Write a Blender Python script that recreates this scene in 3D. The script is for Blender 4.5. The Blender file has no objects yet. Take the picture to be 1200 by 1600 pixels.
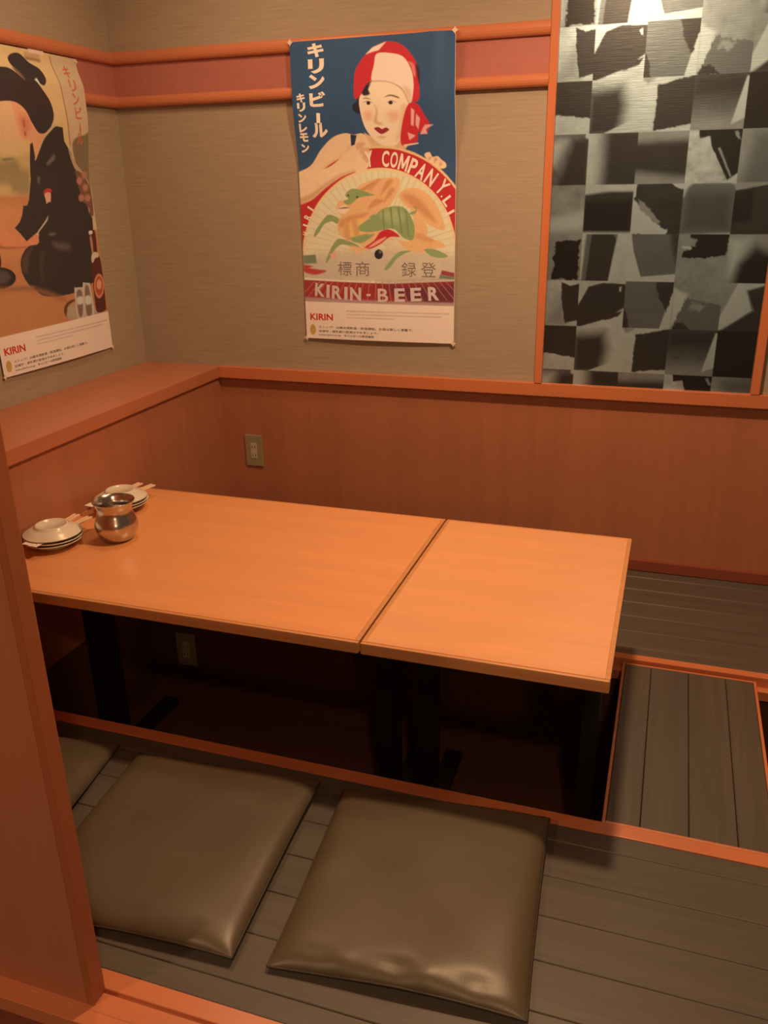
import bpy, bmesh, math, random
import numpy as np
from mathutils import Vector, Matrix

random.seed(7)
PI = math.pi
sc = bpy.context.scene

# ------------------------------------------------------------------ camera, light, exposure
CAM = (1.8623, -2.7227, 1.2259)
YAW, PITCH, ROLL, FPX = 0.3283, -0.3690, -0.0176, 1319.87
fwd = Vector((-math.sin(YAW)*math.cos(PITCH), math.cos(YAW)*math.cos(PITCH), math.sin(PITCH)))
rgt = Vector((math.cos(YAW), math.sin(YAW), 0))
upv = rgt.cross(fwd)
r2 = rgt*math.cos(ROLL) + upv*math.sin(ROLL)
u2 = -rgt*math.sin(ROLL) + upv*math.cos(ROLL)
cd = bpy.data.cameras.new('camera')
cam = bpy.data.objects.new('camera', cd)
sc.collection.objects.link(cam)
m = Matrix((r2, u2, -fwd)).transposed().to_4x4()
m.translation = Vector(CAM)
cam.matrix_world = m
cd.sensor_fit = 'VERTICAL'
cd.sensor_height = 24.0
cd.lens = FPX/1600*24.0
cd.clip_start = 0.02
sc.camera = cam

sc.view_settings.view_transform = 'Standard'
sc.view_settings.look = 'None'
sc.view_settings.exposure = 0.09
sc.view_settings.gamma = 1.0
sc.view_settings.use_curve_mapping = False

WARM = (1.0, 0.585, 0.32)
world = bpy.data.worlds.new('world')
sc.world = world
world.use_nodes = True
bg = world.node_tree.nodes['Background']
bg.inputs[0].default_value = (1.0, 0.56, 0.32, 1)
bg.inputs[1].default_value = 0.09

def lamp(name, loc, power, size, target=None, spread=PI, color=WARM):
    l = bpy.data.lights.new(name, 'AREA')
    l.shape = 'DISK'; l.size = size; l.energy = power; l.color = color; l.spread = spread
    o = bpy.data.objects.new(name, l)
    sc.collection.objects.link(o)
    o.location = loc
    d = Vector(target) - Vector(loc) if target else Vector((0, 0, -1))
    o.rotation_euler = d.to_track_quat('-Z', 'Y').to_euler()
    return o
# ceiling downlights: one above the table end, one deeper in the booth, a group in the aisle behind the camera
lamp('downlight_table', (1.64, -0.93, 2.01), 26, 0.12)
lamp('downlight_corner', (0.62, -0.60, 2.09), 6, 0.30)
lamp('downlight_aisle', (2.2, -3.2, 2.09), 16, 0.13)
lamp('downlight_aisle_left', (0.1, -3.4, 2.09), 18, 0.13)
lamp('light_far_aisle', (4.2, -6.6, 2.15), 16, 0.4, (1.2, -0.3, 0.4))

# ------------------------------------------------------------------ helpers
COL = sc.collection
def lin1(c):
    c = c/255.0
    return c/12.92 if c <= 0.04045 else ((c+0.055)/1.055)**2.4
WP = [lin1(v) for v in (236, 190, 152)]
def alb(c, k=0.86):
    return [min(0.9, k*lin1(c[i])/WP[i]) for i in range(3)]

def thing(name, label, cat, loc=(0, 0, 0), rotz=0.0, group=None):
    o = bpy.data.objects.new(name, None)
    COL.objects.link(o)
    o.empty_display_size = 0.05
    o.location = loc; o.rotation_euler = (0, 0, rotz)
    o['label'] = label; o['category'] = cat
    if group: o['group'] = group
    return o
def tag(o, label, cat, group=None):
    o['label'] = label; o['category'] = cat
    if group: o['group'] = group
    return o
def obj(name, bm, mat, parent=None, smooth=False, label=None, loc=None):
    me = bpy.data.meshes.new(name)
    bmesh.ops.recalc_face_normals(bm, faces=bm.faces[:])
    bm.to_mesh(me); bm.free()
    if smooth:
        for p in me.polygons: p.use_smooth = True
    for mm in (mat if isinstance(mat, (list, tuple)) else [mat]): me.materials.append(mm)
    o = bpy.data.objects.new(name, me)
    COL.objects.link(o)
    if parent is not None: o.parent = parent
    if loc is not None: o.location = loc
    if label: o['label'] = label
    return o
def struct(name, bm, mat, smooth=False):
    o = obj(name, bm, mat, smooth=smooth)
    o['kind'] = 'structure'
    return o
def dup(root, loc, rotz=0.0, label=None):
    r = root.copy(); COL.objects.link(r); r.location = loc; r.rotation_euler = (0, 0, rotz)
    if label: r['label'] = label
    for ch in list(root.children):
        c = ch.copy(); COL.objects.link(c); c.parent = r
        for g in list(ch.children):
            d = g.copy(); COL.objects.link(d); d.parent = c
    return r
def box(bm, x0, x1, y0, y1, z0, z1, bev=0.0, seg=2):
    t = bmesh.new()
    bmesh.ops.create_cube(t, size=1)
    for v in t.verts:
        v.co = Vector(((x0+x1)/2 + v.co.x*(x1-x0), (y0+y1)/2 + v.co.y*(y1-y0), (z0+z1)/2 + v.co.z*(z1-z0)))
    if bev > 0:
        bmesh.ops.bevel(t, geom=t.edges[:], offset=bev, segments=seg, affect='EDGES', profile=0.6)
    me = bpy.data.meshes.new('t'); t.to_mesh(me); t.free()
    bm.from_mesh(me); bpy.data.meshes.remove(me)
    return bm
def B(*a, **k): return box(bmesh.new(), *a, **k)
def lathe(prof, n=64, sx=1.0, sy=1.0, closed=False):
    bm = bmesh.new(); rings = []
    for r, z in prof:
        if r < 1e-6: rings.append([bm.verts.new((0, 0, z))])
        else: rings.append([bm.verts.new((r*math.cos(2*PI*i/n)*sx, r*math.sin(2*PI*i/n)*sy, z)) for i in range(n)])
    pairs = list(zip(rings, rings[1:])) + ([(rings[-1], rings[0])] if closed else [])
    for a, b in pairs:
        for i in range(n):
            j = (i+1) % n
            f = ([a[i % len(a)]] if len(a) == 1 else [a[i], a[j]]) + ([b[0]] if len(b) == 1 else [b[j], b[i]])
            if len(f) >= 3: bm.faces.new(f)
    return bm
def moulding(p0, p1, prof, m0=0.0, m1=0.0):
    """extrude a (depth, z) profile along the wall from p0 to p1; depth goes to the left normal's opposite; m0/m1 shift the ends per depth (mitre)"""
    bm = bmesh.new()
    d = (Vector(p1)-Vector(p0)).normalized()
    nrm = Vector((d.y, -d.x, 0))
    ra, rb = [], []
    for dep, z in prof:
        ra.append(bm.verts.new(Vector(p0) + nrm*dep + d*(m0*dep) + Vector((0, 0, z))))
        rb.append(bm.verts.new(Vector(p1) + nrm*dep - d*(m1*dep) + Vector((0, 0, z))))
    n = len(prof)
    for i in range(n):
        j = (i+1) % n
        bm.faces.new((ra[i], ra[j], rb[j], rb[i]))
    bm.faces.new(ra); bm.faces.new(rb[::-1])
    return bm

# ------------------------------------------------------------------ materials
def nodes_of(name):
    mt = bpy.data.materials.new(name); mt.use_nodes = True
    nt = mt.node_tree
    return mt, nt, nt.nodes['Principled BSDF']
def texmap(nt, scale, coord='Object'):
    tc = nt.nodes.new('ShaderNodeTexCoord'); mp = nt.nodes.new('ShaderNodeMapping')
    mp.inputs['Scale'].default_value = scale
    nt.links.new(tc.outputs[coord], mp.inputs['Vector'])
    return mp.outputs['Vector']
def noise(nt, vec, scale, detail=4, rough=0.55, dist=0.0):
    n = nt.nodes.new('ShaderNodeTexNoise')
    n.inputs['Scale'].default_value = scale; n.inputs['Detail'].default_value = detail
    n.inputs['Roughness'].default_value = rough; n.inputs['Distortion'].default_value = dist
    nt.links.new(vec, n.inputs['Vector'])
    return n.outputs['Fac']
def ramp(nt, fac, stops):
    r = nt.nodes.new('ShaderNodeValToRGB')
    e = r.color_ramp.elements
    while len(e) < len(stops): e.new(0.5)
    for el, (p, c) in zip(e, stops): el.position = p; el.color = (*c, 1)
    nt.links.new(fac, r.inputs['Fac'])
    return r.outputs['Color']
def bump(nt, fac, bs, strength, dist=0.002):
    b = nt.nodes.new('ShaderNodeBump')
    b.inputs['Strength'].default_value = strength; b.inputs['Distance'].default_value = dist
    nt.links.new(fac, b.inputs['Height']); nt.links.new(b.outputs['Normal'], bs.inputs['Normal'])
def plain(name, col, rough=0.5, spec=0.5, metal=0.0):
    mt, nt, bs = nodes_of(name)
    v = texmap(nt, (1, 1, 1)); f = noise(nt, v, 40, 3)
    c = ramp(nt, f, [(0.3, [x*0.95 for x in col]), (0.7, [min(1, x*1.04) for x in col])])
    nt.links.new(c, bs.inputs['Base Color'])
    bs.inputs['Roughness'].default_value = rough; bs.inputs['Specular IOR Level'].default_value = spec
    bs.inputs['Metallic'].default_value = metal
    return mt
def wood(name, col, scale, rough=0.4, spec=0.4, contrast=0.12, fine=0.08, coat=0.0):
    """scale = mapping scale: small along the grain"""
    mt, nt, bs = nodes_of(name)
    v = texmap(nt, scale)
    f1 = noise(nt, v, 1.0, 5, 0.6, 0.6)
    f2 = noise(nt, v, 6.0, 3, 0.7)
    mx = nt.nodes.new('ShaderNodeMath'); mx.operation = 'MULTIPLY_ADD'
    nt.links.new(f2, mx.inputs[0]); mx.inputs[1].default_value = fine/contrast*0.6
    nt.links.new(f1, mx.inputs[2])
    lo = [x*(1-contrast) for x in col]; hi = [min(1, x*(1+contrast)) for x in col]
    c = ramp(nt, mx.outputs[0], [(0.35, lo), (0.85, hi)])
    nt.links.new(c, bs.inputs['Base Color'])
    bs.inputs['Roughness'].default_value = rough; bs.inputs['Specular IOR Level'].default_value = spec
    bs.inputs['Coat Weight'].default_value = coat; bs.inputs['Coat Roughness'].default_value = 0.12
    bump(nt, f2, bs, 0.06, 0.001)
    return mt
def vcol(name, rough, spec, metal=0.0, coat=0.0, wob=0.0, emboss=0.0):
    mt, nt, bs = nodes_of(name)
    a = nt.nodes.new('ShaderNodeAttribute'); a.attribute_name = 'print'
    nt.links.new(a.outputs['Color'], bs.inputs['Base Color'])
    bs.inputs['Roughness'].default_value = rough; bs.inputs['Specular IOR Level'].default_value = spec
    bs.inputs['Metallic'].default_value = metal
    bs.inputs['Coat Weight'].default_value = coat; bs.inputs['Coat Roughness'].default_value = 0.15
    if emboss > 0:
        bump(nt, noise(nt, texmap(nt, (14, 14, 480)), 1.0, 2), bs, emboss, 0.0005)
    if wob > 0:
        bump(nt, noise(nt, texmap(nt, (1, 1, 1)), 5.0, 2), bs, wob, 0.01)
    return mt

def wallpaper():
    mt, nt, bs = nodes_of('grasscloth_wallpaper')
    v = texmap(nt, (9, 9, 420))
    f = noise(nt, v, 1.0, 4, 0.7)
    v2 = texmap(nt, (5, 5, 150)); f2 = noise(nt, v2, 1.0, 3, 0.6)
    ad = nt.nodes.new('ShaderNodeMath'); ad.operation = 'MULTIPLY_ADD'
    nt.links.new(f2, ad.inputs[0]); ad.inputs[1].default_value = 0.5; nt.links.new(f, ad.inputs[2])
    c = ramp(nt, ad.outputs[0], [(0.45, (0.29, 0.25, 0.19)), (1.0, (0.41, 0.36, 0.275))])
    nt.links.new(c, bs.inputs['Base Color'])
    bs.inputs['Roughness'].default_value = 0.62; bs.inputs['Specular IOR Level'].default_value = 0.3
    bump(nt, f, bs, 0.25, 0.001)
    return mt
M = {}
M['paper'] = wallpaper()
M['panel_back'] = wood('reddish_wood_veneer_vertical', (0.385, 0.155, 0.083), (14, 14, 0.8), 0.36, 0.4, 0.10)
M['ledge'] = wood('reddish_wood_ledge', (0.44, 0.165, 0.085), (14, 0.8, 14), 0.34, 0.45, 0.08)
M['rail'] = wood('orange_wood_trim', (0.52, 0.178, 0.078), (0.8, 14, 14), 0.30, 0.5, 0.07)
M['post'] = wood('orange_wood_post', (0.52, 0.178, 0.078), (14, 14, 0.8), 0.32, 0.5, 0.07)
M['band'] = plain('hazed_red_band', (0.42, 0.165, 0.14), 0.42, 0.4)  # red band colour washed out to carry the haze near the corner
M['table'] = wood('light_orange_table_wood', (0.66, 0.305, 0.13), (0.9, 15, 15), 0.33, 0.45, 0.07, 0.04)
M['table_pale'] = wood('paler_orange_table_wood', (0.67, 0.335, 0.16), (0.9, 15, 15), 0.33, 0.45, 0.07, 0.04)
M['mould'] = wood('hazed_orange_moulding', (0.50, 0.19, 0.095), (0.8, 14, 14), 0.32, 0.5, 0.06)  # trim orange with the upper haze put into its colour
M['table_edge'] = wood('light_orange_table_edging', (0.50, 0.24, 0.095), (0.8, 60, 90), 0.4, 0.4, 0.12)
M['base'] = wood('dark_red_baseboard', (0.24, 0.06, 0.035), (0.8, 14, 14), 0.35, 0.5, 0.08)
M['black'] = plain('black_steel', (0.012, 0.011, 0.011), 0.45, 0.4)
M['pit'] = wood('shade_darkened_pit_panel', (0.10, 0.045, 0.026), (14, 14, 0.8), 0.5, 0.3, 0.10)  # brown wood darkened, the shade under the tables is in the colour
M['void'] = plain('unlit_subfloor', (0.03, 0.025, 0.02), 0.8, 0.2)
M['partition'] = wood('partition_veneer', (0.40, 0.155, 0.085), (10, 10, 0.7), 0.45, 0.35, 0.07)
M['partition_edge'] = wood('partition_edge_wood', (0.34, 0.11, 0.05), (14, 14, 0.8), 0.42, 0.35, 0.08)
def floor_mat(name, scale):
    mt, nt, bs = nodes_of(name)
    v = texmap(nt, scale)
    f1 = noise(nt, v, 1.0, 5, 0.65, 0.4); f2 = noise(nt, v, 7.0, 3, 0.7)
    ad = nt.nodes.new('ShaderNodeMath'); ad.operation = 'MULTIPLY_ADD'
    nt.links.new(f2, ad.inputs[0]); ad.inputs[1].default_value = 0.4; nt.links.new(f1, ad.inputs[2])
    c = ramp(nt, ad.outputs[0], [(0.4, (0.072, 0.064, 0.052)), (0.95, (0.108, 0.097, 0.080))])
    nt.links.new(c, bs.inputs['Base Color'])
    bs.inputs['Roughness'].default_value = 0.42; bs.inputs['Specular IOR Level'].default_value = 0.4
    bump(nt, f2, bs, 0.12, 0.001)
    return mt
M['floor_x'] = floor_mat('grey_brown_plank_lengthwise', (1.2, 40, 40))
M['floor_y'] = floor_mat('grey_brown_plank_crosswise', (40, 1.2, 40))
def leather():
    mt, nt, bs = nodes_of('olive_brown_leatherette')
    v = texmap(nt, (1, 1, 1)); f = noise(nt, v, 5, 3)
    c = ramp(nt, f, [(0.3, (0.088, 0.072, 0.044)), (0.7, (0.100, 0.082, 0.051))])
    nt.links.new(c, bs.inputs['Base Color'])
    vo = nt.nodes.new('ShaderNodeTexVoronoi'); vo.inputs['Scale'].default_value = 420
    nt.links.new(v, vo.inputs['Vector'])
    bump(nt, vo.outputs['Distance'], bs, 0.10, 0.0006)
    bs.inputs['Roughness'].default_value = 0.40; bs.inputs['Specular IOR Level'].default_value = 0.5
    return mt
M['leather'] = leather()
M['leather_dark'] = plain('dark_brown_seam_leatherette', (0.05, 0.04, 0.028), 0.45, 0.4)
M['steel'] = plain('brushed_stainless_steel', (0.62, 0.60, 0.56), 0.20, 0.5, 1.0)
M['ceramic'] = plain('cream_glazed_ceramic', (0.68, 0.66, 0.54), 0.22, 0.6)
M['stick'] = wood('pale_chopstick_wood', (0.78, 0.62, 0.44), (60, 3, 60), 0.6, 0.3, 0.06)
M['sleeve'] = plain('white_paper_sleeve', (0.80, 0.76, 0.70), 0.7, 0.3)
M['plate_metal'] = plain('beige_outlet_plate', (0.30, 0.26, 0.17), 0.4, 0.5)
M['outlet'] = plain('ivory_outlet_insert', (0.50, 0.46, 0.36), 0.4, 0.5)
M['slot'] = plain('dark_slot', (0.03, 0.02, 0.015), 0.8, 0.2)
M['print'] = vcol('glossy_poster_print', 0.36, 0.5, 0.0, 0.4, 0.35)
M['sheet'] = plain('white_poster_paper', (0.8, 0.8, 0.78), 0.5, 0.4)
M['tape'] = plain('pale_clear_tape', (0.75, 0.66, 0.58), 0.3, 0.5)
M['cream_ink'] = plain('cream_ink', alb((238, 205, 150)), 0.45, 0.4)
M['cream_ink2'] = plain('dusty_cream_ink', alb((206, 164, 138)), 0.45, 0.4)
M['red_ink'] = plain('red_ink', alb((200, 50, 36)), 0.45, 0.4)
M['coral_ink'] = plain('coral_ink', alb((206, 96, 62)), 0.5, 0.4)
M['grey_ink'] = plain('grey_ink', alb((120, 92, 72)), 0.5, 0.4)
M['brown_ink'] = plain('soft_brown_ink', alb((168, 124, 92)), 0.5, 0.4)
M['gold_ink'] = plain('gold_ink', alb((196, 138, 62)), 0.5, 0.4)
M['silver_wall'] = vcol('silver_and_charcoal_collage_wallpaper', 0.36, 1.0, 0.72, 0.0, 0.0, 0.5)
M['ceiling'] = plain('pale_ceiling_board', (0.62, 0.58, 0.50), 0.8, 0.3)
M['aisle'] = floor_mat('aisle_plank', (1.2, 30, 30))

# ------------------------------------------------------------------ painting a print on a fine grid
def smooth_pts(p):
    p = np.array(p, float); n = len(p); out = []
    for i in range(n):
        a, b, c, d = p[i-1], p[i], p[(i+1) % n], p[(i+2) % n]
        L = np.hypot(*(c-b)); k = 3 if L < 30 else 5
        for t in np.arange(k)/k:
            out.append(0.5*((2*b) + (c-a)*t + (2*a-5*b+4*c-d)*t*t + (3*b-a-3*c+d)*t**3))
    return np.array(out)
def paint(img, pitch, col, soft, pts, alpha=1.0, jag=0.0, rng=None):
    """img rows go down; pts in mm"""
    ny, nx = img.shape[:2]
    pad = soft + pitch*1.5 + jag
    x0, y0 = pts.min(0)-pad; x1, y1 = pts.max(0)+pad
    i0, i1 = max(0, int(x0/pitch)), min(nx, int(x1/pitch)+2)
    j0, j1 = max(0, int(y0/pitch)), min(ny, int(y1/pitch)+2)
    if i1 <= i0 or j1 <= j0: return
    X, Y = np.meshgrid(np.arange(i0, i1)*pitch, np.arange(j0, j1)*pitch)
    if jag > 0:
        X = X + jag*fld1[j0:j1, i0:i1]; Y = Y + jag*fld2[j0:j1, i0:i1]
    d2 = np.full(X.shape, 1e9); ins = np.zeros(X.shape, bool)
    n = len(pts)
    for k in range(n):
        ax, ay = pts[k]; bx, by = pts[(k+1) % n]
        ex, ey = bx-ax, by-ay; L = ex*ex+ey*ey
        if L < 1e-9: continue
        t = np.clip(((X-ax)*ex+(Y-ay)*ey)/L, 0, 1)
        d2 = np.minimum(d2, (X-ax-t*ex)**2 + (Y-ay-t*ey)**2)
        if ay != by:
            cr = ((ay > Y) != (by > Y)) & (X < (bx-ax)*(Y-ay)/(by-ay)+ax)
            ins ^= cr
    sd = np.sqrt(d2)*np.where(ins, 1, -1)
    a = np.clip(0.5 + sd/max(pitch, soft*2), 0, 1)
    if soft > 1: a = a*a*(3-2*a)
    a = (a*alpha)[..., None]
    img[j0:j1, i0:i1] = img[j0:j1, i0:i1]*(1-a) + np.array(col)*a
def vnoise(ny, nx, cell, rng):
    g = rng.random((int(ny/cell)+3, int(nx/cell)+3))*2-1
    y = np.arange(ny)/cell; x = np.arange(nx)/cell
    yi = y.astype(int); xi = x.astype(int); fy = (y-yi)[:, None]; fx = (x-xi)[None]
    fy = fy*fy*(3-2*fy); fx = fx*fx*(3-2*fx)
    a = g[yi][:, xi]; b = g[yi][:, xi+1]; c = g[yi+1][:, xi]; d = g[yi+1][:, xi+1]
    return (a*(1-fx)+b*fx)*(1-fy) + (c*(1-fx)+d*fx)*fy
def print_grid(name, img, pitch, mat, parent, depth):
    """local frame: x right, z up from the lower left corner, facing -y; depth(u, v) = distance in front of the wall"""
    ny, nx = img.shape[:2]
    U, V = np.meshgrid(np.arange(nx)*pitch, np.arange(ny)*pitch)
    H = (ny-1)*pitch
    co = np.stack([U/1000, -depth(U/((nx-1)*pitch), V/H), (H-V)/1000], -1).reshape(-1, 3)
    idx = np.arange(ny*nx).reshape(ny, nx)
    f = np.stack([idx[:-1, :-1], idx[1:, :-1], idx[1:, 1:], idx[:-1, 1:]], -1).reshape(-1, 4)
    me = bpy.data.meshes.new(name)
    me.vertices.add(len(co)); me.vertices.foreach_set('co', co.ravel().astype(np.float32))
    me.loops.add(f.size); me.loops.foreach_set('vertex_index', f.ravel().astype(np.int32))
    me.polygons.add(len(f)); me.polygons.foreach_set('loop_start', np.arange(0, f.size, 4, dtype=np.int32))
    me.update(calc_edges=True)
    at = me.color_attributes.new('print', 'FLOAT_COLOR', 'POINT')
    rgba = np.ones((len(co), 4), np.float32); rgba[:, :3] = img.reshape(-1, 3)
    at.data.foreach_set('color', rgba.ravel())
    me.materials.append(mat)
    for p in me.polygons: p.use_smooth = True
    o = bpy.data.objects.new(name, me); COL.objects.link(o); o.parent = parent
    return o
def text_bm(bm, s, u, v, w, h, H, dep, ang=0.0, bold=0.0, keep=False):
    """put the string's ink box, w x h mm, centred at (u, v) mm on a poster of height H mm"""
    if s == 'M':
        me = bpy.data.meshes.new('t')
        o2 = [(0, 0), (0.20, 0), (0.20, 0.62), (0.42, 0.12), (0.58, 0.12), (0.80, 0.62), (0.80, 0), (1, 0), (1, 1), (0.78, 1), (0.5, 0.42), (0.22, 1), (0, 1)]
        me.from_pydata([(x, y, 0) for x, y in o2], [], [(0, 1, 2, 11, 12), (2, 3, 10, 11), (3, 4, 10), (4, 5, 9, 10), (5, 6, 7, 8, 9)])
    else:
        cu = bpy.data.curves.new('txt', 'FONT'); cu.body = s; cu.size = 1.0; cu.offset = bold; cu.resolution_u = 3
        to = bpy.data.objects.new('txt', cu); COL.objects.link(to)
        dg = bpy.context.evaluated_depsgraph_get(); dg.update()
        me = bpy.data.meshes.new_from_object(to.evaluated_get(dg))
        bpy.data.objects.remove(to); bpy.data.curves.remove(cu)
    if len(me.vertices) == 0: bpy.data.meshes.remove(me); return
    co = np.zeros(len(me.vertices)*3); me.vertices.foreach_get('co', co); co = co.reshape(-1, 3)
    lo, hi = co.min(0), co.max(0); c = (lo+hi)/2
    sx = w/max(1e-6, hi[0]-lo[0]); sy = h/max(1e-6, hi[1]-lo[1])
    co = (co-c)*np.array([sx, sy, 0]); me.vertices.foreach_set('co', co.ravel())
    # follow the bend of the paper: cut long edges
    tb = bmesh.new(); tb.from_mesh(me); bmesh.ops.triangulate(tb, faces=tb.faces[:])
    for _ in range(3):
        lg = [e for e in tb.edges if e.calc_length() > 9.0]
        if not lg: break
        bmesh.ops.subdivide_edges(tb, edges=lg, cuts=1); bmesh.ops.triangulate(tb, faces=tb.faces[:])
    tb.to_mesh(me); tb.free()
    co = np.zeros(len(me.vertices)*3); me.vertices.foreach_get('co', co); co = co.reshape(-1, 3)
    X, Y = co[:, 0], co[:, 1]
    ca, sa = math.cos(ang), math.sin(ang)
    x2 = X*ca - Y*sa; y2 = X*sa + Y*ca
    P = np.stack([(u+x2)/1000, -np.array([dep((u+a)/532.0, (v-b)/918.0) for a, b in zip(x2, y2)])-0.0005, (H-v+y2)/1000], -1)
    me.vertices.foreach_set('co', P.ravel())
    bm.from_mesh(me); bpy.data.meshes.remove(me)

# ------------------------------------------------------------------ setting: walls
XR = 4.3; YF = -2.0
struct('wall_back', B(-0.15, XR, 0, 0.12, 0.60, 2.12), M['paper'])
struct('wall_left', B(-0.15, 0, YF, 0.0, 0.60, 2.12), M['paper'])
struct('trim_1', B(0.3045, XR, 0.006, 0.12, -0.40, 0.60), M['panel_back'])
struct('trim_2', B(-0.15, 0.3045, YF, 0.12, -0.02, 0.5812), M['panel_back'])
struct('trim_19', B(-0.15, 0.3045, YF+0.03, 0.12, -0.40, -0.02), M['pit'])  # left panel below the floor, its shade painted in with the pit colour
struct('ceiling', B(-0.15, XR, -3.4, 0.12, 2.12, 2.18), M['ceiling'])
# deep ledge on the left and slim rail along the back: one continuous orange cap
struct('trim_3', B(0.0, 0.3176, YF, 0.0, 0.5812, 0.6227, bev=0.002), M['ledge'])
struct('trim_4', B(0.3176, XR, -0.020, 0.006, 0.5812, 0.6227, bev=0.002), M['rail'])
struct('baseboard_back', B(0.3045, XR, -0.007, 0.006, 0.0, 0.039, bev=0.003), M['base'])
# two rounded mouldings with a red band between, around the corner
def half_round(z0, z1, dep):
    pr = [(0.0, z0), (dep*0.55, z0)]
    for i in range(9):
        a = -PI/2 + PI*i/8
        pr.append((dep*0.55 + dep*0.45*math.cos(a), (z0+z1)/2 + (z1-z0)/2*math.sin(a)))
    pr += [(dep*0.55, z1), (0.0, z1)]
    out = []
    for p in pr:
        if not out or (abs(out[-1][0]-p[0])+abs(out[-1][1]-p[1])) > 1e-5: out.append(p)
    return out
XP = 1.4602
for k, (z0, z1) in enumerate(((1.613, 1.651), (1.483, 1.517))):
    pr = half_round(z0, z1, 0.026)
    struct('trim_%d' % (5+2*k), moulding((0, 0, 0), (XP, 0, 0), pr, 1.0, 0.0), M['mould'])
    struct('trim_%d' % (6+2*k), moulding((0, YF, 0), (0, 0, 0), pr, 0.0, 1.0), M['mould'])
struct('trim_9', B(0.008, XP, -0.008, 0, 1.517, 1.613), M['band'])
struct('trim_10', B(0, 0.008, YF, 0, 1.517, 1.613), M['band'])

# ------------------------------------------------------------------ setting: raised floor, pit, sill track
def planks_x(bm, x0, x1, ys, joints, z1=0.0, th=0.018):
    for i, (a, b) in enumerate(zip(ys, ys[1:])):
        xs = [x0] + [j for j in joints[i % len(joints)] if x0 < j < x1] + [x1]
        for p, q in zip(xs, xs[1:]):
            box(bm, p+0.0005, q-0.0005, min(a, b)+0.0006, max(a, b)-0.0006, z1-th, z1, bev=0.0014, seg=1)
fl = bmesh.new()
planks_x(fl, 0.3045, XR, [-0.006, -0.057, -0.152, -0.246, -0.341, -0.436, -0.530, -0.5725],
         [[2.6], [3.3], [2.9], [3.6], [2.7], [3.2], [2.5]])
planks_x(fl, 0.3045, XR, [-1.3055, -1.353, -1.4495, -1.546, -1.6425, -1.739, -1.8355, -1.880],
         [[2.9], [2.3], [2.7], [2.5], [2.6], [2.2], [2.4]])
box(fl, 0.3045, XR, -0.5725, 0.0, -0.05, -0.0182)
box(fl, 0.3045, XR, -1.880, -1.3055, -0.05, -0.0182)
struct('floor', fl, M['floor_x'])
struct('trim_11', B(0.3045, XR, -0.600, -0.5725, -0.05, 0.0015, bev=0.0015), M['rail'])
struct('trim_12', B(0.3045, XR, -1.3055, -1.272, -0.05, 0.0015, bev=0.0015), M['rail'])
pt = bmesh.new()
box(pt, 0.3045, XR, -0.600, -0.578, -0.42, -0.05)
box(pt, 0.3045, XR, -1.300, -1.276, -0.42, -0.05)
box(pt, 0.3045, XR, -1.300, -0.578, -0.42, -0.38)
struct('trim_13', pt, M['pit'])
# sliding-door track board with a groove, and the riser below it
tr = bmesh.new()
for y0, y1, zt in ((-1.9125, -1.880, 0.001), (-1.9535, -1.9195, 0.001), (-1.978, -1.9535, 0.001)):
    box(tr, -0.3, XR, y0, y1, -0.03, zt, bev=0.001, seg=1)
box(tr, -0.3, XR, -1.9195, -1.9125, -0.03, -0.006)
struct('trim_14', tr, M['rail'])
struct('trim_15', B(-0.3, XR, -1.970, -1.90, -0.36, -0.03), M['base'])
struct('trim_16', B(-1.0, XR, -4.6, -1.970, -0.40, -0.36), M['aisle'])

# ------------------------------------------------------------------ partition panel on the left
t = thing('partition_panel', 'reddish wooden partition panel standing in the floor track at the left edge', 'partition', (0.0, -1.9305, 0.001))
obj('panel', B(-0.3, 1.078, -0.0150, 0.0150, 0, 2.119-0.0015), M['partition'], t)
obj('edge_strip', B(1.078, 1.0904, -0.0153, 0.0153, 0, 2.119-0.0015, bev=0.002), M['partition_edge'], t, label='darker red wooden edge strip')

# ------------------------------------------------------------------ silver collage panel between two posts
PX0, PX1, PZ0, PZ1 = 1.484, 2.1069, 0.6227, 2.10
pitch = 2.6
nx = int((PX1-PX0)*1000/pitch)+1; ny = int((PZ1-PZ0)*1000/pitch)+1
rng = np.random.default_rng(5)
img = np.zeros((ny, nx, 3))
fld1 = vnoise(ny, nx, 2.2, rng)*0.7 + vnoise(ny, nx, 6, rng)*0.6
fld2 = vnoise(ny, nx, 2.2, rng)*0.7 + vnoise(ny, nx, 6, rng)*0.6
cloud = vnoise(ny, nx, 14, rng)*0.5 + vnoise(ny, nx, 5, rng)*0.35 + vnoise(ny, nx, 2, rng)*0.15
LT, MD, DK, VD = (172, 168, 146), (96, 92, 80), (56, 50, 42), (40, 35, 29)
ML = (132, 127, 110)
def G(c): return alb(c)
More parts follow.
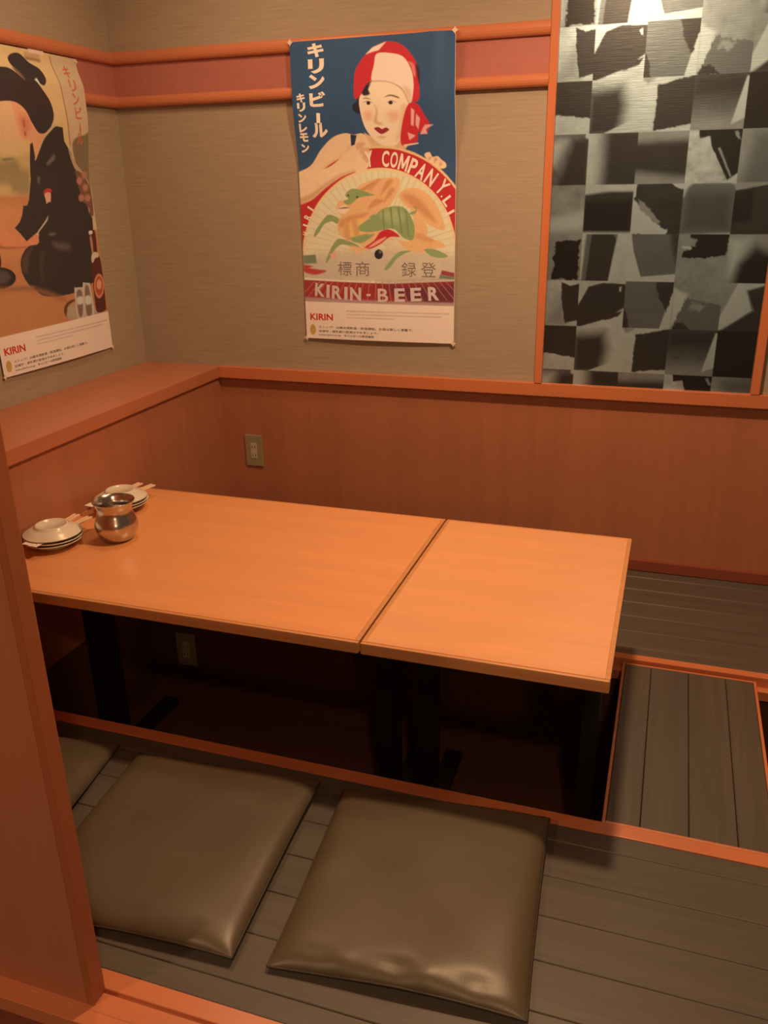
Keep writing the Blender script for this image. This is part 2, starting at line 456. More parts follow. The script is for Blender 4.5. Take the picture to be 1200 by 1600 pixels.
# tile: (base, cloudiness, [(colour, softness, jag, points...)])
T = {
'A0': (LT, .12, [(ML, 12, 0, (.25,1,.6,.35,.72,.5,.75,1)), (DK, 0, 1.5, (.6,.02,.8,.1,1.02,.05,1.02,.86,.72,.94,.62,.4))]),
'A1': (LT, .08, [(DK, 0, .8, (.2,.12,.5,.03,1,.05,1.02,.55,.6,.82,-.02,1.03,-.02,.55)), (DK, 0, 1.5, (.55,.75,.98,.62,.9,.75,.6,.85)), (LT, 0, 2, (.86,.12,.92,.1,.92,.22,.87,.22))]),
'A2': (MD, .02, [(LT, 1, 0, (1.02,.2,.96,.3,.78,1.02,1.02,1.02)), (DK, 0, 4, (.62,-.02,1.02,-.02,1.02,.12,.9,.62,.78,.45,.68,.2)), (DK, 0, 3, (-.02,.5,.08,.7,.14,1.02,-.02,1.02))]),
'A3': (ML, .12, [(LT, 4, 2, (.0,.1,.3,.25,.2,.7,.0,.95)), (MD, 1, 4, (.3,.32,.55,.38,1.02,.45,1.02,1.02,.3,1.02,.1,.85)), (ML, 3, 6, (.4,.4,.7,.45,.6,.6,.35,.55)), (DK, 1, 4, (.03,1.02,.12,.84,.25,.84,.45,1.02))]),
'A4': (ML, .05, [(LT, 1, 0, (.3,-.02,.95,-.02,.5,.15,.62,.55,.1,.98,-.02,.98,.0,.7)), (DK, 3, 0, (.48,.14,1.02,-.02,1.02,1.02,-.02,1.02,.05,.98,.66,.55))]),
'B0': (LT, .06, [(DK, 0, 2.5, (-.02,-.02,1.02,-.02,1.02,.72,.5,.64,-.02,.62))]),
'B1': (LT, .04, [(DK, 13, 0, (-.1,.18,.62,.1,.72,.5,.6,1.1,-.1,1.1)), (LT, 0, 0, (.25,1.02,.95,.72,1.02,.9,1.02,1.02))]),
'B2': (LT, .05, [(DK, 0, 2, (.3,.14,1.02,-.02,1.02,.88,.28,.98)), (ML, 3, 3, (-.02,-.02,.3,-.02,.1,.12))]),
'B3': (MD, .16, [(DK, 18, 0, (-.1,-.1,1.1,-.1,1.1,.45,-.1,.5)), (ML, 12, 0, (-.1,.8,1.1,.75,1.1,1.1,-.1,1.1)), (LT, 1, 0, (.97,.05,1.02,.05,1.02,.8,.76,.92))]),
'B4': (VD, .02, []),
'C0': (MD, .25, [(LT, 10, 3, (.1,.1,.55,.1,.35,.6,.15,.6)), (DK, 7, 0, (.7,.12,1.02,.08,1.02,1.05,.38,1.05)), (LT, 1, 0, (.93,-.02,1.02,-.02,1.02,.1,.93,.08))]),
'C1': (LT, .06, [(DK, 15, 0, (.28,-.15,1.2,-.15,1.2,1.15,.28,1.15)), (LT, 0, 1, (-.02,.5,.1,.85,.17,1.02,-.02,1.02))]),
'C2': (ML, .05, [(DK, 8, 0, (-.1,.2,1.1,.15,1.1,.9,.4,.82,-.1,.76))]),
'C3': (LT, .25, [(VD, 0, 1, (.18,-.02,1.02,-.02,1.02,.82,.82,.96,.45,.3,.4,.12,.2,.15)), (ML, 0, .5, (.58,.35,.62,.33,.9,.88,.87,.9)), (ML, 0, 2, (.86,.05,.92,.03,1.0,.2,.94,.18))]),
'C4': (ML, .08, [(MD, 12, 0, (.25,.1,1.1,-.1,1.1,1.1,.1,1.1))]),
'D0': (ML, .18, [(LT, 8, 0, (-.1,.75,1.1,.5,1.1,.9,-.1,.98))]),
'D1': (LT, .06, [(DK, 3, 0, (-.02,.2,.5,.14,1.02,.14,1.02,.96,-.02,.96)), (VD, 6, 0, (-.02,.35,.98,.3,.98,.94,-.02,.94))]),
'D2': (DK, .15, [(LT, 1, 4, (-.02,-.02,.06,-.02,.04,.3,.45,.75,.75,.92,.72,1.02,-.02,1.02)), (ML, 1, 4, (.1,.3,.2,.35,.6,.75,.55,.82,.2,.55)), (LT, 0, 2, (.72,-.02,1.02,-.02,1.02,.12,.88,.08))]),
'D3': (LT, .12, [(MD, 3, 0, (.1,.06,.2,0,.9,.0,1.02,.05,1.02,.97,-.02,1.02,-.02,.4)), (MD, 2, 0, (-.02,.3,.3,.1,1.02,.1,1.02,.95,-.02,.98)), ((76,70,60), 10, 0, (.1,.2,.95,.2,.95,.9,.1,.9))]),
'D4': (DK, .05, [(ML, 0, 0, (-.02,-.02,1.02,-.02,1.02,.0,.6,.05,.2,.13,-.02,.15)), (VD, 4, 0, (-.02,.2,.38,.1,.38,.75,-.02,.8))]),
'E0': (ML, .12, [(VD, 1, 5, (.42,.14,.95,.12,.94,.96,.36,.98,.4,.5))]),
'E1': (LT, .06, [(MD, 2, 0, (.08,-.02,.75,-.02,.6,1.02,.02,1.02)), (DK, 1, 1, (.2,-.02,.62,-.02,.72,.1,.6,1.02,.12,1.02))]),
'E2': (MD, .08, [(LT, 1, 0, (-.02,-.02,.03,-.02,.1,.35,.3,.9,.2,1.02,-.02,1.02)), (LT, 0, 0, (.2,.9,1.02,.82,1.02,1.02,.1,1.02)), (DK, 6, 0, (.85,.0,1.05,.0,1.0,.6,.9,.3))]),
'E3': (ML, .10, [(VD, 0, 3, (.22,-.02,1.02,-.02,.98,.42,.5,.5,.1,.48,.12,.35,.3,.3)), (LT, 1, 2, (.1,.24,.3,.26,.28,.3,.1,.3)), (ML, 1, 3, (.25,.08,.38,.1,.36,.25,.22,.2))]),
'E4': (ML, .05, [(LT, 12, 0, (.0,.1,.4,.1,.1,.8)), (VD, 9, 0, (.15,1.15,.25,.6,.55,.25,.9,.4,1.15,.0,1.15,1.15))]),
}
CW, CH = 137.2, 137.4
X0c = 1445.0   # left edge of column 0, mm in wall coordinates
ZT = 1630.0    # top of an A row
for row in range(-6, 8):
    L = 'ABCDE'[row % 5]
    zt = ZT - row*CH
    for col in range(0, 5):
        base, cl, shp = T[L+str(col)]
        ox = X0c + col*CW - PX0*1000; oy = PZ1*1000 - zt
        i0, i1 = max(0, int(math.ceil(ox/pitch))), min(nx, int(math.ceil((ox+CW)/pitch)))
        if col == 4: i1 = nx
        j0, j1 = max(0, int(math.ceil(oy/pitch))), min(ny, int(math.ceil((oy+CH)/pitch)))
        if i1 <= i0 or j1 <= j0: continue
        keep = img.copy()
        cell = np.array(G(base))
        img[j0:j1, i0:i1] = cell * (1 + cl*1.6*cloud[j0:j1, i0:i1, None])
        for colr, soft, jag, pts in shp:
            p = np.array(pts, float).reshape(-1, 2)*np.array([CW, CH]) + np.array([ox, oy])
            paint(img, pitch, G(colr), soft*2.0, p, 1.0, jag*1.1)
        cellimg = img[j0:j1, i0:i1]*(1 + 0.06*cloud[j0:j1, i0:i1, None])
        img[:] = keep
        img[j0:j1, i0:i1] = np.clip(cellimg, 0.01, 0.9)
t = thing('decorative_wall_panel', 'tall silver and charcoal checkered collage panel framed by two orange wooden posts above the back rail', 'wall panel', (PX0, 0, PZ0))
print_grid('collage_paper', img, pitch, M['silver_wall'], t, lambda u, v: 0.002+0*u)
obj('post', B(XP-PX0, 0.0, -0.022, 0.0, 0.0004, 2.119-PZ0, bev=0.002), M['post'], t)
obj('post', B(PX1-PX0, PX1-PX0+0.025, -0.022, 0.0, 0.0004, 2.119-PZ0, bev=0.002), M['post'], t)

# ------------------------------------------------------------------ posters
ART = [[[[52,74,92],0,0,[-50,-63,582,-29,604,964,-135,1000]],
[[232,178,126],0,1,[-25,394,43,357,83,311,127,276,170,264,201,269,232,267,267,292,317,320,266,337,239,364,197,377,148,395,93,428,41,470,-21,492]],
[[205,140,90],8,1,[0,391,52,385,107,362,162,326,184,304,167,322,107,374,57,397,-1,398]],
[[40,50,62],0,0,[190,268,211,271,202,298,189,302]],
[[216,158,108],0,1,[237,265,267,275,369,259,368,317,277,315]],
[[42,38,42],0,1,[215,151,251,127,276,128,266,157,233,165,231,208,207,203,204,185,220,173]],
[[238,192,144],0,1,[227,169,251,140,272,123,321,121,370,148,388,191,380,225,366,268,341,301,313,306,287,298,262,279,242,252,231,217]],
[[226,168,118],10,1,[365,190,385,195,377,229,359,277,338,294,354,250,359,216]],
[[228,160,118],12,1,[241,204,264,204,264,226,248,230,239,217]],
[[228,160,118],14,1,[315,210,350,207,354,229,329,237]],
[[42,38,42],3,1,[236,147,266,127,258,144,263,157,243,161]],
[[196,42,44],0,1,[211,164,211,125,216,92,238,61,274,32,318,17,362,26,395,54,417,91,421,133,421,175,402,185,385,165,351,135,316,123,272,121,251,131,230,160,220,168]],
[[238,200,156],0,1,[288,48,332,49,371,61,395,95,403,132,400,166,390,189,370,152,346,134,316,124,270,121,278,77]],
[[196,138,98],2,1,[270,120,316,123,351,135,373,152,390,189,387,191,369,155,347,137,316,126,270,123]],
[[220,165,125],8,1,[370,135,395,153,392,186,377,161]],
[[238,200,156],0,0,[251,48,274,30,318,17,293,39,274,42]],
[[215,110,90],3,1,[385,74,405,83,409,116,400,107,395,86]],
[[60,40,45],4,1,[410,83,422,96,423,137,417,125]],
[[196,42,44],0,1,[384,191,414,190,436,222,451,248,438,274,414,267,408,295,358,304,361,250]],
[[228,150,125],2,0,[394,200,404,208,399,251,391,247]],
[[228,150,125],2,0,[409,217,421,230,414,260,406,247]],
[[228,150,125],2,0,[379,268,404,278,384,290]],
[[228,150,125],2,0,[436,248,463,249,438,261,443,274,419,274]],
[[232,200,165],0,0,[363,303,413,298,412,301,368,307]],
[[92,52,38],2,1,[239,169,250,166,266,172,250,169]],
[[92,52,38],2,1,[309,168,328,161,353,168,356,173,330,165]],
[[245,215,180],0,1,[240,181,255,176,270,182,255,187]],
[[245,215,180],0,1,[315,184,330,178,346,184,330,189]],
[[50,32,28],0,1,[263,182,263,181,263,180,263,180,262,179,262,178,261,178,260,177,259,177,258,177,257,177,256,177,255,177,254,177,253,177,252,178,252,178,251,179,251,180,250,181,250,181,250,182,251,183,251,184,251,185,252,185,253,186,254,186,255,187,256,187,257,187,258,187,259,187,260,186,261,186,261,185,262,185,263,184,263,183,263,183]],
[[50,32,28],0,1,[336,184,336,183,336,182,335,181,335,181,334,180,333,180,332,179,331,179,330,179,329,178,328,178,327,179,326,179,325,179,324,180,323,180,323,181,322,182,322,183,322,183,322,184,322,185,323,186,323,186,324,187,325,188,326,188,327,188,328,189,329,189,330,189,331,188,332,188,333,188,334,187,335,187,335,186,336,185,336,185]],
[[92,52,38],1,1,[239,180,255,175,272,182,255,177]],
[[92,52,38],1,1,[314,184,330,177,348,184,330,179]],
[[214,150,106],5,1,[276,187,280,205,271,235,289,244,301,242,294,237,283,233,286,205]],
[[150,40,40],1,1,[270,253,286,250,296,256,309,252,320,259,298,270,286,267]],
[[205,140,100],5,1,[280,277,308,278,295,282]],
[[226,170,110],0,1,[604,628,603,601,599,575,593,549,586,524,576,499,565,476,552,454,537,432,521,413,503,394,484,377,464,362,442,348,420,336,397,325,372,317,347,311,322,306,296,303,270,303,244,305,218,308,192,314,166,321,141,331,116,343,93,356,70,372,48,389,28,408,9,429,-9,451,-24,475,-38,500,-51,526,-61,553,-68,580,-74,609,-77,637]],
[[190,44,42],0,1,[596,663,597,635,596,606,592,579,586,552,578,525,568,500,556,476,543,453,527,431,509,410,490,392,470,375,448,359,425,346,401,335,376,326,350,318,323,313,297,311,269,310,242,312,215,316,188,322,161,331,135,342,110,355,86,370,63,387,41,406,21,427,2,450,-15,474,-30,500,-42,527,-53,555,-61,584,-66,614,-69,644,-70,674]],
[[230,180,120],0,1,[524,722,531,696,536,670,538,644,538,617,535,591,530,566,522,541,513,517,501,495,487,473,471,454,453,436,434,420,413,406,391,394,368,384,344,376,320,371,294,368,269,368,243,370,218,375,193,382,168,391,144,403,122,417,100,434,80,452,62,472,46,495,32,518,20,543,10,569,3,596,-1,624,-3,652,-2,680,2,707,9,734]],
[[222,190,138],0,1,[516,720,523,694,528,669,530,643,529,618,527,592,522,568,515,544,505,521,494,499,480,478,465,459,448,442,429,426,409,413,388,401,365,391,342,384,318,379,294,376,269,376,244,378,219,383,195,390,171,399,148,410,127,424,106,440,87,458,69,478,53,499,39,522,28,546,19,571,12,597,8,624,6,651,7,678,11,705,17,731]],
[[200,165,128],20,1,[-15,650,280,616,551,641,553,719,-19,722]],
[[206,168,122],2,0,[307,636,528,669,527,671,307,639]],
[[206,168,122],2,0,[307,633,530,646,529,649,307,636]],
[[206,168,122],2,0,[307,631,530,624,530,626,307,633]],
[[206,168,122],2,0,[307,628,528,601,528,603,307,630]],
[[206,168,122],2,0,[307,625,524,579,525,581,307,627]],
[[206,168,122],2,0,[306,622,519,557,520,560,307,625]],
[[206,168,122],2,0,[305,620,512,536,513,539,306,622]],
[[206,168,122],2,0,[304,617,503,516,504,518,305,619]],
[[206,168,122],2,0,[302,615,493,497,494,499,304,617]],
[[206,168,122],2,0,[301,612,481,479,482,481,302,614]],
[[206,168,122],2,0,[299,610,467,462,469,464,301,612]],
[[206,168,122],2,0,[297,608,452,446,454,448,299,610]],
[[206,168,122],2,0,[295,607,436,432,438,433,297,608]],
[[206,168,122],2,0,[293,605,419,419,421,420,295,606]],
[[206,168,122],2,0,[290,604,401,408,403,409,292,605]],
[[206,168,122],2,0,[288,603,381,398,384,399,290,603]],
[[206,168,122],2,0,[285,602,361,390,364,391,288,602]],
[[206,168,122],2,0,[282,601,341,384,343,384,285,602]],
[[206,168,122],2,0,[280,601,319,379,322,380,282,601]],
[[206,168,122],2,0,[277,600,298,377,300,377,279,601]],
[[206,168,122],2,0,[274,600,276,376,278,376,277,600]],
[[206,168,122],2,0,[271,601,254,377,256,377,274,600]],
[[206,168,122],2,0,[268,601,232,380,234,380,271,601]],
[[206,168,122],2,0,[266,602,210,385,212,385,268,601]],
[[206,168,122],2,0,[263,603,189,392,191,391,266,602]],
[[206,168,122],2,0,[261,604,168,401,170,400,263,603]],
[[206,168,122],2,0,[258,606,147,411,150,410,260,605]],
[[206,168,122],2,0,[256,607,128,423,130,422,258,606]],
[[206,168,122],2,0,[254,609,109,437,112,435,256,608]],
[[206,168,122],2,0,[252,611,92,452,94,451,253,610]],
[[206,168,122],2,0,[250,614,76,469,78,467,251,612]],
[[206,168,122],2,0,[248,616,61,487,63,486,250,614]],
[[206,168,122],2,0,[247,618,48,507,49,505,248,616]],
[[206,168,122],2,0,[245,621,36,528,38,526,246,619]],
[[206,168,122],2,0,[244,624,27,549,28,547,245,621]],
[[206,168,122],2,0,[244,626,19,572,19,569,244,624]],
[[206,168,122],2,0,[243,629,12,595,13,593,244,627]],
[[206,168,122],2,0,[243,632,8,618,9,616,243,630]],
[[206,168,122],2,0,[243,635,6,642,6,640,243,633]],
[[206,168,122],2,0,[243,638,6,666,6,664,243,635]],
[[206,168,122],2,0,[243,641,9,690,8,688,243,638]],
[[226,160,100],0,1,[206,423,264,402,337,398,349,417,325,468,283,500,208,515,170,510,220,467,210,444]],
[[226,160,100],0,1,[129,484,143,465,177,467,210,453,241,472,219,501,154,513,132,501]],
[[232,190,140],3,1,[132,491,155,479,177,489,154,506,135,501]],
[[140,142,82],0,1,[161,448,184,429,221,434,247,444,263,449,210,456,193,467,172,479,153,467,172,460]],
[[205,130,78],0,1,[213,431,243,416,267,406,245,429,224,435]],
[[70,60,50],0,1,[207,455,207,454,207,454,207,453,206,453,206,452,206,452,205,452,204,451,204,451,203,451,202,451,202,451,201,452,201,452,200,452,200,453,199,453,199,454,199,454,199,455,199,455,199,456,199,456,199,456,200,457,200,457,201,457,201,458,202,458,203,458,203,458,204,458,205,458,205,457,206,457,206,457,207,456,207,456,207,455]],
[[70,60,50],0,1,[175,449,175,449,175,448,175,448,175,448,174,447,174,447,173,447,173,447,172,446,172,446,171,446,171,447,170,447,170,447,169,447,169,448,168,448,168,448,168,449,168,449,168,450,168,450,168,451,169,451,169,451,169,452,170,452,170,452,171,452,172,452,172,452,173,452,173,452,174,452,174,451,175,451,175,451,175,450,175,450]],
[[226,160,100],0,1,[137,520,197,503,262,491,288,500,260,539,271,558,281,567,237,614,194,592,156,583,133,564]],
[[205,130,78],8,1,[140,529,181,512,240,503,218,520,169,534,141,549]],
[[232,170,90],10,1,[169,539,218,520,239,534,206,578,173,578]],
[[226,160,100],0,1,[344,449,377,430,426,438,469,480,499,554,459,548,418,524,387,496,361,477]],
[[205,130,78],10,1,[356,454,392,449,433,482,469,533,418,505]],
[[226,160,100],0,1,[392,496,418,514,441,552,438,576,487,594,500,609,469,614,417,626,375,620,334,586,323,591,313,582,391,586]],
[[140,142,82],0,1,[198,556,218,536,261,512,291,491,335,483,366,491,387,519,398,552,391,587,360,581,334,557,313,552,270,560,238,563]],
[[140,142,82],0,1,[376,510,400,507,405,489,392,484,402,496,387,501]],
[[164,160,100],14,1,[282,505,335,493,366,515,345,534,303,529]],
[[140,142,82],3,1,[167,583,238,568,205,587]],
[[140,142,82],3,1,[178,588,260,568,216,597]],
[[140,142,82],3,1,[245,515,261,508,282,515,250,520]],
[[196,42,44],0,1,[222,614,259,589,281,562,313,555,347,577,313,579,280,601,245,616]],
[[232,150,110],2,1,[237,612,275,587,302,579,269,601]],
[[140,142,82],0,1,[136,521,100,508,74,530,50,559,43,579,61,566,82,539,110,529,128,537]],
[[140,142,82],0,1,[205,606,140,584,112,603,87,648,85,663,98,648,122,615,150,602,193,613]],
[[226,160,100],4,1,[172,607,215,612,237,616,193,629]],
[[140,142,82],0,1,[386,621,344,625,314,652,292,682,311,677,333,650,359,632]],
[[140,142,82],0,1,[430,617,464,616,508,635,490,643,454,637]],
[[205,130,78],5,1,[264,407,285,403,242,439]],
[[205,130,78],5,1,[305,407,326,408,284,449]],
[[205,130,78],5,1,[315,430,331,435,294,472]],
[[205,130,78],5,1,[262,463,294,468,241,491]],
[[116,120,66],3,0,[288,496,292,558,296,558,293,496]],
[[116,120,66],3,0,[314,489,321,553,325,553,320,489]],
[[116,120,66],3,0,[340,489,352,567,357,567,346,489]],
[[116,120,66],3,0,[366,496,376,579,380,579,371,500]],
[[212,140,84],7,1,[153,534,169,529,173,588,156,583]],
[[212,140,84],7,1,[181,520,197,520,206,568,189,573]],
[[212,140,84],7,1,[407,566,459,585,448,595,402,581]],
[[120,66,48],2,1,[134,490,155,485,177,487,155,491]],
[[240,214,170],1,1,[139,491,171,490,155,497,141,496]],
[[225,150,105],0,0,[99,633,122,625,123,643,107,648]],
[[38,34,32],0,1,[289,633,289,630,288,628,288,625,286,623,285,621,283,620,281,619,279,618,277,617,274,617,272,617,270,618,268,619,266,620,264,622,262,624,261,626,260,628,259,630,259,633,259,635,260,638,260,640,262,642,263,644,265,646,267,647,269,648,271,648,274,649,276,648,278,648,281,647,283,645,284,644,286,642,287,640,288,637,289,635]],
[[110,95,80],3,1,[284,626,284,625,284,624,284,623,284,623,283,622,283,622,282,621,281,621,280,621,280,621,279,621,278,621,277,621,277,622,276,622,276,623,275,624,275,624,275,625,275,626,275,627,275,627,275,628,276,629,276,629,277,630,277,630,278,630,279,631,279,631,280,631,281,630,282,630,282,630,283,629,283,629,284,628,284,627,284,626]],
[[120,120,78],3,0,[0,639,46,636,50,664,1,667]],
[[185,60,50],3,1,[-2,680,51,684,85,689,45,702,5,695]],
[[185,60,50],3,1,[1,670,35,674,6,683]],
[[150,60,55],2,0,[490,681,537,690,537,705,485,695]],
[[110,115,80],2,0,[483,695,537,705,537,710,480,707]],
[[226,190,150],0,0,[-13,711,145,718,310,721,537,710,537,715,310,727,145,724,-13,719]],
[[160,50,44],0,0,[-19,719,145,724,310,727,542,715,544,809,417,805,253,803,-24,795]],
[[104,46,46],30,0,[277,735,542,719,544,809,395,803]],
[[176,130,110],5,0,[-23,778,142,781,309,784,543,784,544,799,-25,801]],
[[196,110,88],1,0,[36,725,39,725,-32,793,-34,793]],
[[196,110,88],1,0,[59,724,62,724,-2,792,-4,792]],
[[196,110,88],1,0,[82,724,85,724,28,791,25,791]],
[[196,110,88],1,0,[105,723,107,723,57,790,55,790]],
[[196,110,88],1,0,[128,723,130,723,87,789,85,789]],
[[196,110,88],1,0,[151,722,153,722,116,789,114,789]],
[[196,110,88],1,0,[173,722,175,722,145,788,143,788]],
[[196,110,88],1,0,[196,721,198,721,174,787,172,787]],
[[196,110,88],1,0,[218,721,220,721,203,786,201,786]],
[[196,110,88],1,0,[240,720,242,720,232,785,230,785]],
[[196,110,88],1,0,[262,720,265,720,260,784,258,784]],
[[196,110,88],1,0,[284,719,287,719,289,784,286,784]],
[[196,110,88],1,0,[306,719,308,719,317,783,315,783]],
[[196,110,88],1,0,[328,718,330,718,345,782,343,782]],
[[196,110,88],1,0,[350,718,352,718,373,781,370,781]],
[[196,110,88],1,0,[372,717,374,717,400,780,398,780]],
[[196,110,88],1,0,[393,717,395,717,428,780,426,780]],
[[196,110,88],1,0,[415,716,417,716,455,779,453,779]],
[[196,110,88],1,0,[436,716,438,716,482,778,480,778]],
[[196,110,88],1,0,[457,715,459,715,509,777,507,777]],
[[196,110,88],1,0,[479,715,481,715,536,776,534,777]],
[[196,110,88],1,0,[500,714,502,714,563,776,561,776]],
[[232,178,126],0,1,[178,318,205,300,231,292,239,299,225,314,248,314,249,337,244,364,223,378,191,377,171,359]],
[[216,152,104],3,1,[215,291,239,295,215,314,205,305]],
[[216,152,104],3,1,[225,307,251,312,230,328,217,321]],
[[216,152,104],3,1,[227,328,248,332,245,350,224,350]],
[[232,178,126],0,1,[431,331,448,326,456,340,473,338,483,347,499,359,498,372,478,374,463,363,443,353,436,344]],
[[208,140,96],2,1,[446,340,454,342,443,351]],
[[208,140,96],2,1,[463,343,473,347,461,358]],
[[208,140,96],2,1,[481,356,488,361,478,367]],
[[232,178,126],0,1,[-25,394,41,380,107,362,151,335,183,313,224,337,237,362,197,377,148,393,93,425,42,461,-6,477,-32,492]],
[[206,142,94],8,1,[-6,475,42,458,93,423,149,391,197,375,149,384,94,411,43,441,-5,460]],
[[236,208,184],0,0,[-148,797,-1,792,534,795,677,795,685,1009,-170,1055]]],
[[[218,166,106],0,0,[-9,-9,541,-9,541,927,-9,927]],
[[196,150,90],14,1,[-226,291,5,278,132,292,188,297,252,292,230,404,103,409,-254,392]],
[[150,118,72],16,1,[-6,319,128,310,186,303,209,327,241,340,226,398,163,394,140,372,23,371]],
[[120,100,66],4,1,[129,304,158,300,182,301,147,307]],
[[190,114,66],10,0,[-255,397,105,403,230,404,522,445,643,485,532,989,-399,923]],
[[206,126,76],30,1,[-108,424,217,439,210,547,60,574,-143,558]],
[[206,160,112],0,0,[406,-10,540,-20,548,117,538,233,532,373,544,519,446,514,434,254,423,126]],
[[150,100,62],2,0,[402,6,406,5,439,257,434,254]],
[[130,98,66],4,1,[448,253,513,223,534,233,522,445,491,373]],
[[50,40,36],0,1,[218,33,238,19,272,15,305,35,342,49,353,76,338,94,319,91,276,89,253,88,236,63,221,50]],
[[224,162,108],30,1,[24,158,126,138,211,143,239,168,250,201,239,245,198,256,93,269,11,255]],
[[226,146,96],4,1,[186,148,239,165,262,197,289,224,344,209,310,252,276,299,260,311,253,257,214,246,198,210]],
[[214,118,80],12,1,[210,185,248,189,254,213,236,239,219,227,211,203]],
[[182,92,60],2,1,[223,194,232,196,234,211,226,215]],
[[176,84,56],2,1,[227,226,235,230,236,237,227,236]],
[[50,40,36],0,1,[-3,121,99,75,190,59,230,70,254,85,302,87,328,106,356,138,364,175,351,202,330,222,293,228,262,200,239,168,207,151,167,149,99,160,18,180]],
[[215,190,160],0,0,[299,82,311,76,324,97,318,93]],
[[120,80,62],3,1,[219,56,241,63,258,83,254,87,232,70]],
[[50,40,36],0,0,[366,204,402,206,408,245,442,280,460,324,473,373,490,426,515,481,505,554,262,573,165,481,192,456,222,417,244,356,251,260,262,254,274,304,313,242]],
[[200,160,115],0,1,[338,214,367,201,402,206,366,206,315,242,274,301,274,294,311,239]],
[[186,140,96],1,1,[427,266,458,304,499,338,522,369,515,373,486,341,454,321]],
[[120,70,52],2,1,[458,331,495,341,520,376,528,423,521,474,491,451,471,408,464,359]],
[[178,108,80],5,1,[489,362,490,360,490,359,489,357,488,356,487,354,486,353,484,352,482,352,480,351,478,351,476,351,473,352,471,352,468,353,466,354,464,356,464,357,462,359,462,360,460,362,460,364,460,366,460,367,462,369,462,370,464,371,466,372,468,373,470,373,473,373,475,373,477,373,479,372,481,371,483,370,485,369,487,367,488,366,489,364]],
[[178,108,80],5,1,[515,383,515,382,515,380,514,378,513,377,512,375,511,374,509,373,507,373,505,372,503,372,500,372,498,373,496,373,494,374,492,375,490,377,489,378,487,380,486,382,486,383,486,385,486,387,486,388,487,390,488,391,490,392,491,393,493,394,495,395,498,395,500,395,502,394,504,394,507,393,509,391,510,390,512,389,513,387,514,385]],
[[178,108,80],5,1,[486,415,487,413,486,412,486,410,485,408,484,407,482,406,481,405,479,404,477,404,475,404,472,404,470,404,468,405,466,406,464,407,462,408,460,410,458,411,458,413,458,415,458,416,458,418,458,420,458,421,460,423,462,424,462,425,464,426,466,426,468,426,472,426,474,426,476,425,478,424,480,423,482,422,484,420,485,419,486,417]],
[[178,108,80],5,1,[520,416,520,414,520,412,519,410,518,409,517,408,516,406,514,405,512,405,510,404,508,404,505,404,503,405,501,405,499,406,497,407,495,409,493,410,492,412,491,413,491,415,490,417,490,419,491,420,492,422,493,423,494,424,496,425,498,426,500,427,502,427,505,427,507,426,509,426,511,425,514,424,515,422,517,421,518,419,519,417]],
[[178,108,80],5,1,[508,455,508,453,508,451,507,450,506,448,505,447,504,446,502,445,500,444,498,443,496,443,493,443,491,444,489,444,487,445,485,446,483,448,481,449,480,451,479,452,479,454,478,456,478,458,479,459,480,461,481,462,482,464,484,465,486,465,488,466,490,466,493,466,495,466,497,465,499,464,501,463,503,462,505,460,506,459,507,457]],
[[178,108,80],5,1,[518,345,518,343,518,341,517,339,516,338,515,337,514,335,512,335,510,334,508,334,506,333,503,334,501,334,499,335,497,336,495,337,493,338,491,340,490,341,489,343,489,345,488,346,489,348,489,350,490,351,491,353,493,354,494,355,496,355,498,356,500,356,503,356,505,355,507,355,509,354,511,353,513,351,515,350,516,348,517,346]],
[[186,50,44],0,1,[293,395,307,385,330,387,324,399,295,402]],
[[222,150,105],0,1,[296,400,324,399,311,439,297,462,297,422]],
[[112,92,78],6,1,[324,310,358,286,360,299,328,316]],
[[112,92,78],6,1,[276,353,284,353,278,369,274,366]],
[[112,92,78],6,1,[318,439,349,438,334,450]],
[[216,124,78],0,1,[-46,489,107,500,167,522,241,513,237,541,184,552,95,549,-62,553]],
[[50,40,36],0,0,[182,460,168,478,143,494,164,512,184,535,236,511,295,470,309,434,194,432]],
[[200,165,130],0,1,[302,441,299,470,241,513,242,520,235,519,234,513,293,468]],
[[50,40,36],0,1,[306,425,474,428,501,467,497,512,501,566,492,637,468,686,376,707,307,711,264,709,216,700,192,684,163,661,144,626,145,591,163,566,190,549,234,544,243,516,294,473]],
[[84,58,44],10,1,[151,591,176,567,202,556,180,584,166,622,151,620]],
[[70,52,42],10,1,[232,581,255,570,233,621,233,662,219,647]],
[[110,92,76],5,1,[286,519,320,517,303,525]],
[[96,76,62],14,1,[298,546,376,558,362,572,320,564]],
[[36,30,28],0,1,[114,636,115,631,114,626,111,622,107,617,101,613,95,609,87,606,78,603,68,601,60,600,49,599,39,600,31,601,23,602,15,605,8,608,2,611,-3,615,-6,619,-8,624,-8,629,-7,633,-5,638,-1,643,4,647,10,651,18,654,26,657,35,659,43,660,53,661,64,661,73,660,82,658,90,656,98,653,104,649,109,645,113,641]],
[[84,68,56],10,1,[93,631,93,628,92,625,90,622,87,619,83,616,78,614,73,611,66,610,60,608,52,607,45,607,38,607,33,608,26,609,21,610,16,612,12,614,8,617,6,619,5,622,5,625,6,628,7,631,10,634,14,637,19,639,24,641,30,643,37,645,43,646,50,646,56,646,64,646,70,645,77,643,82,641,86,639,89,637,92,634]],
[[36,30,28],0,1,[38,557,66,559,62,599,29,597]],
[[150,100,62],6,1,[95,663,176,667,174,673,93,670]],
[[150,70,44],6,1,[70,538,96,546,184,551,122,551,68,547]],
[[150,92,58],14,1,[14,657,180,673,305,718,304,725,167,679,11,666]],
[[96,54,40],1,1,[299,759,318,737,353,729,364,732,326,745,315,761,318,785,307,782]],
[[176,140,104],6,1,[317,762,355,745,478,784,474,802,322,791]],
[[196,168,138],1,1,[367,699,378,694,406,696,413,702,398,788,362,790]],
[[196,168,138],1,1,[412,689,428,684,450,687,452,695,452,791,402,792]],
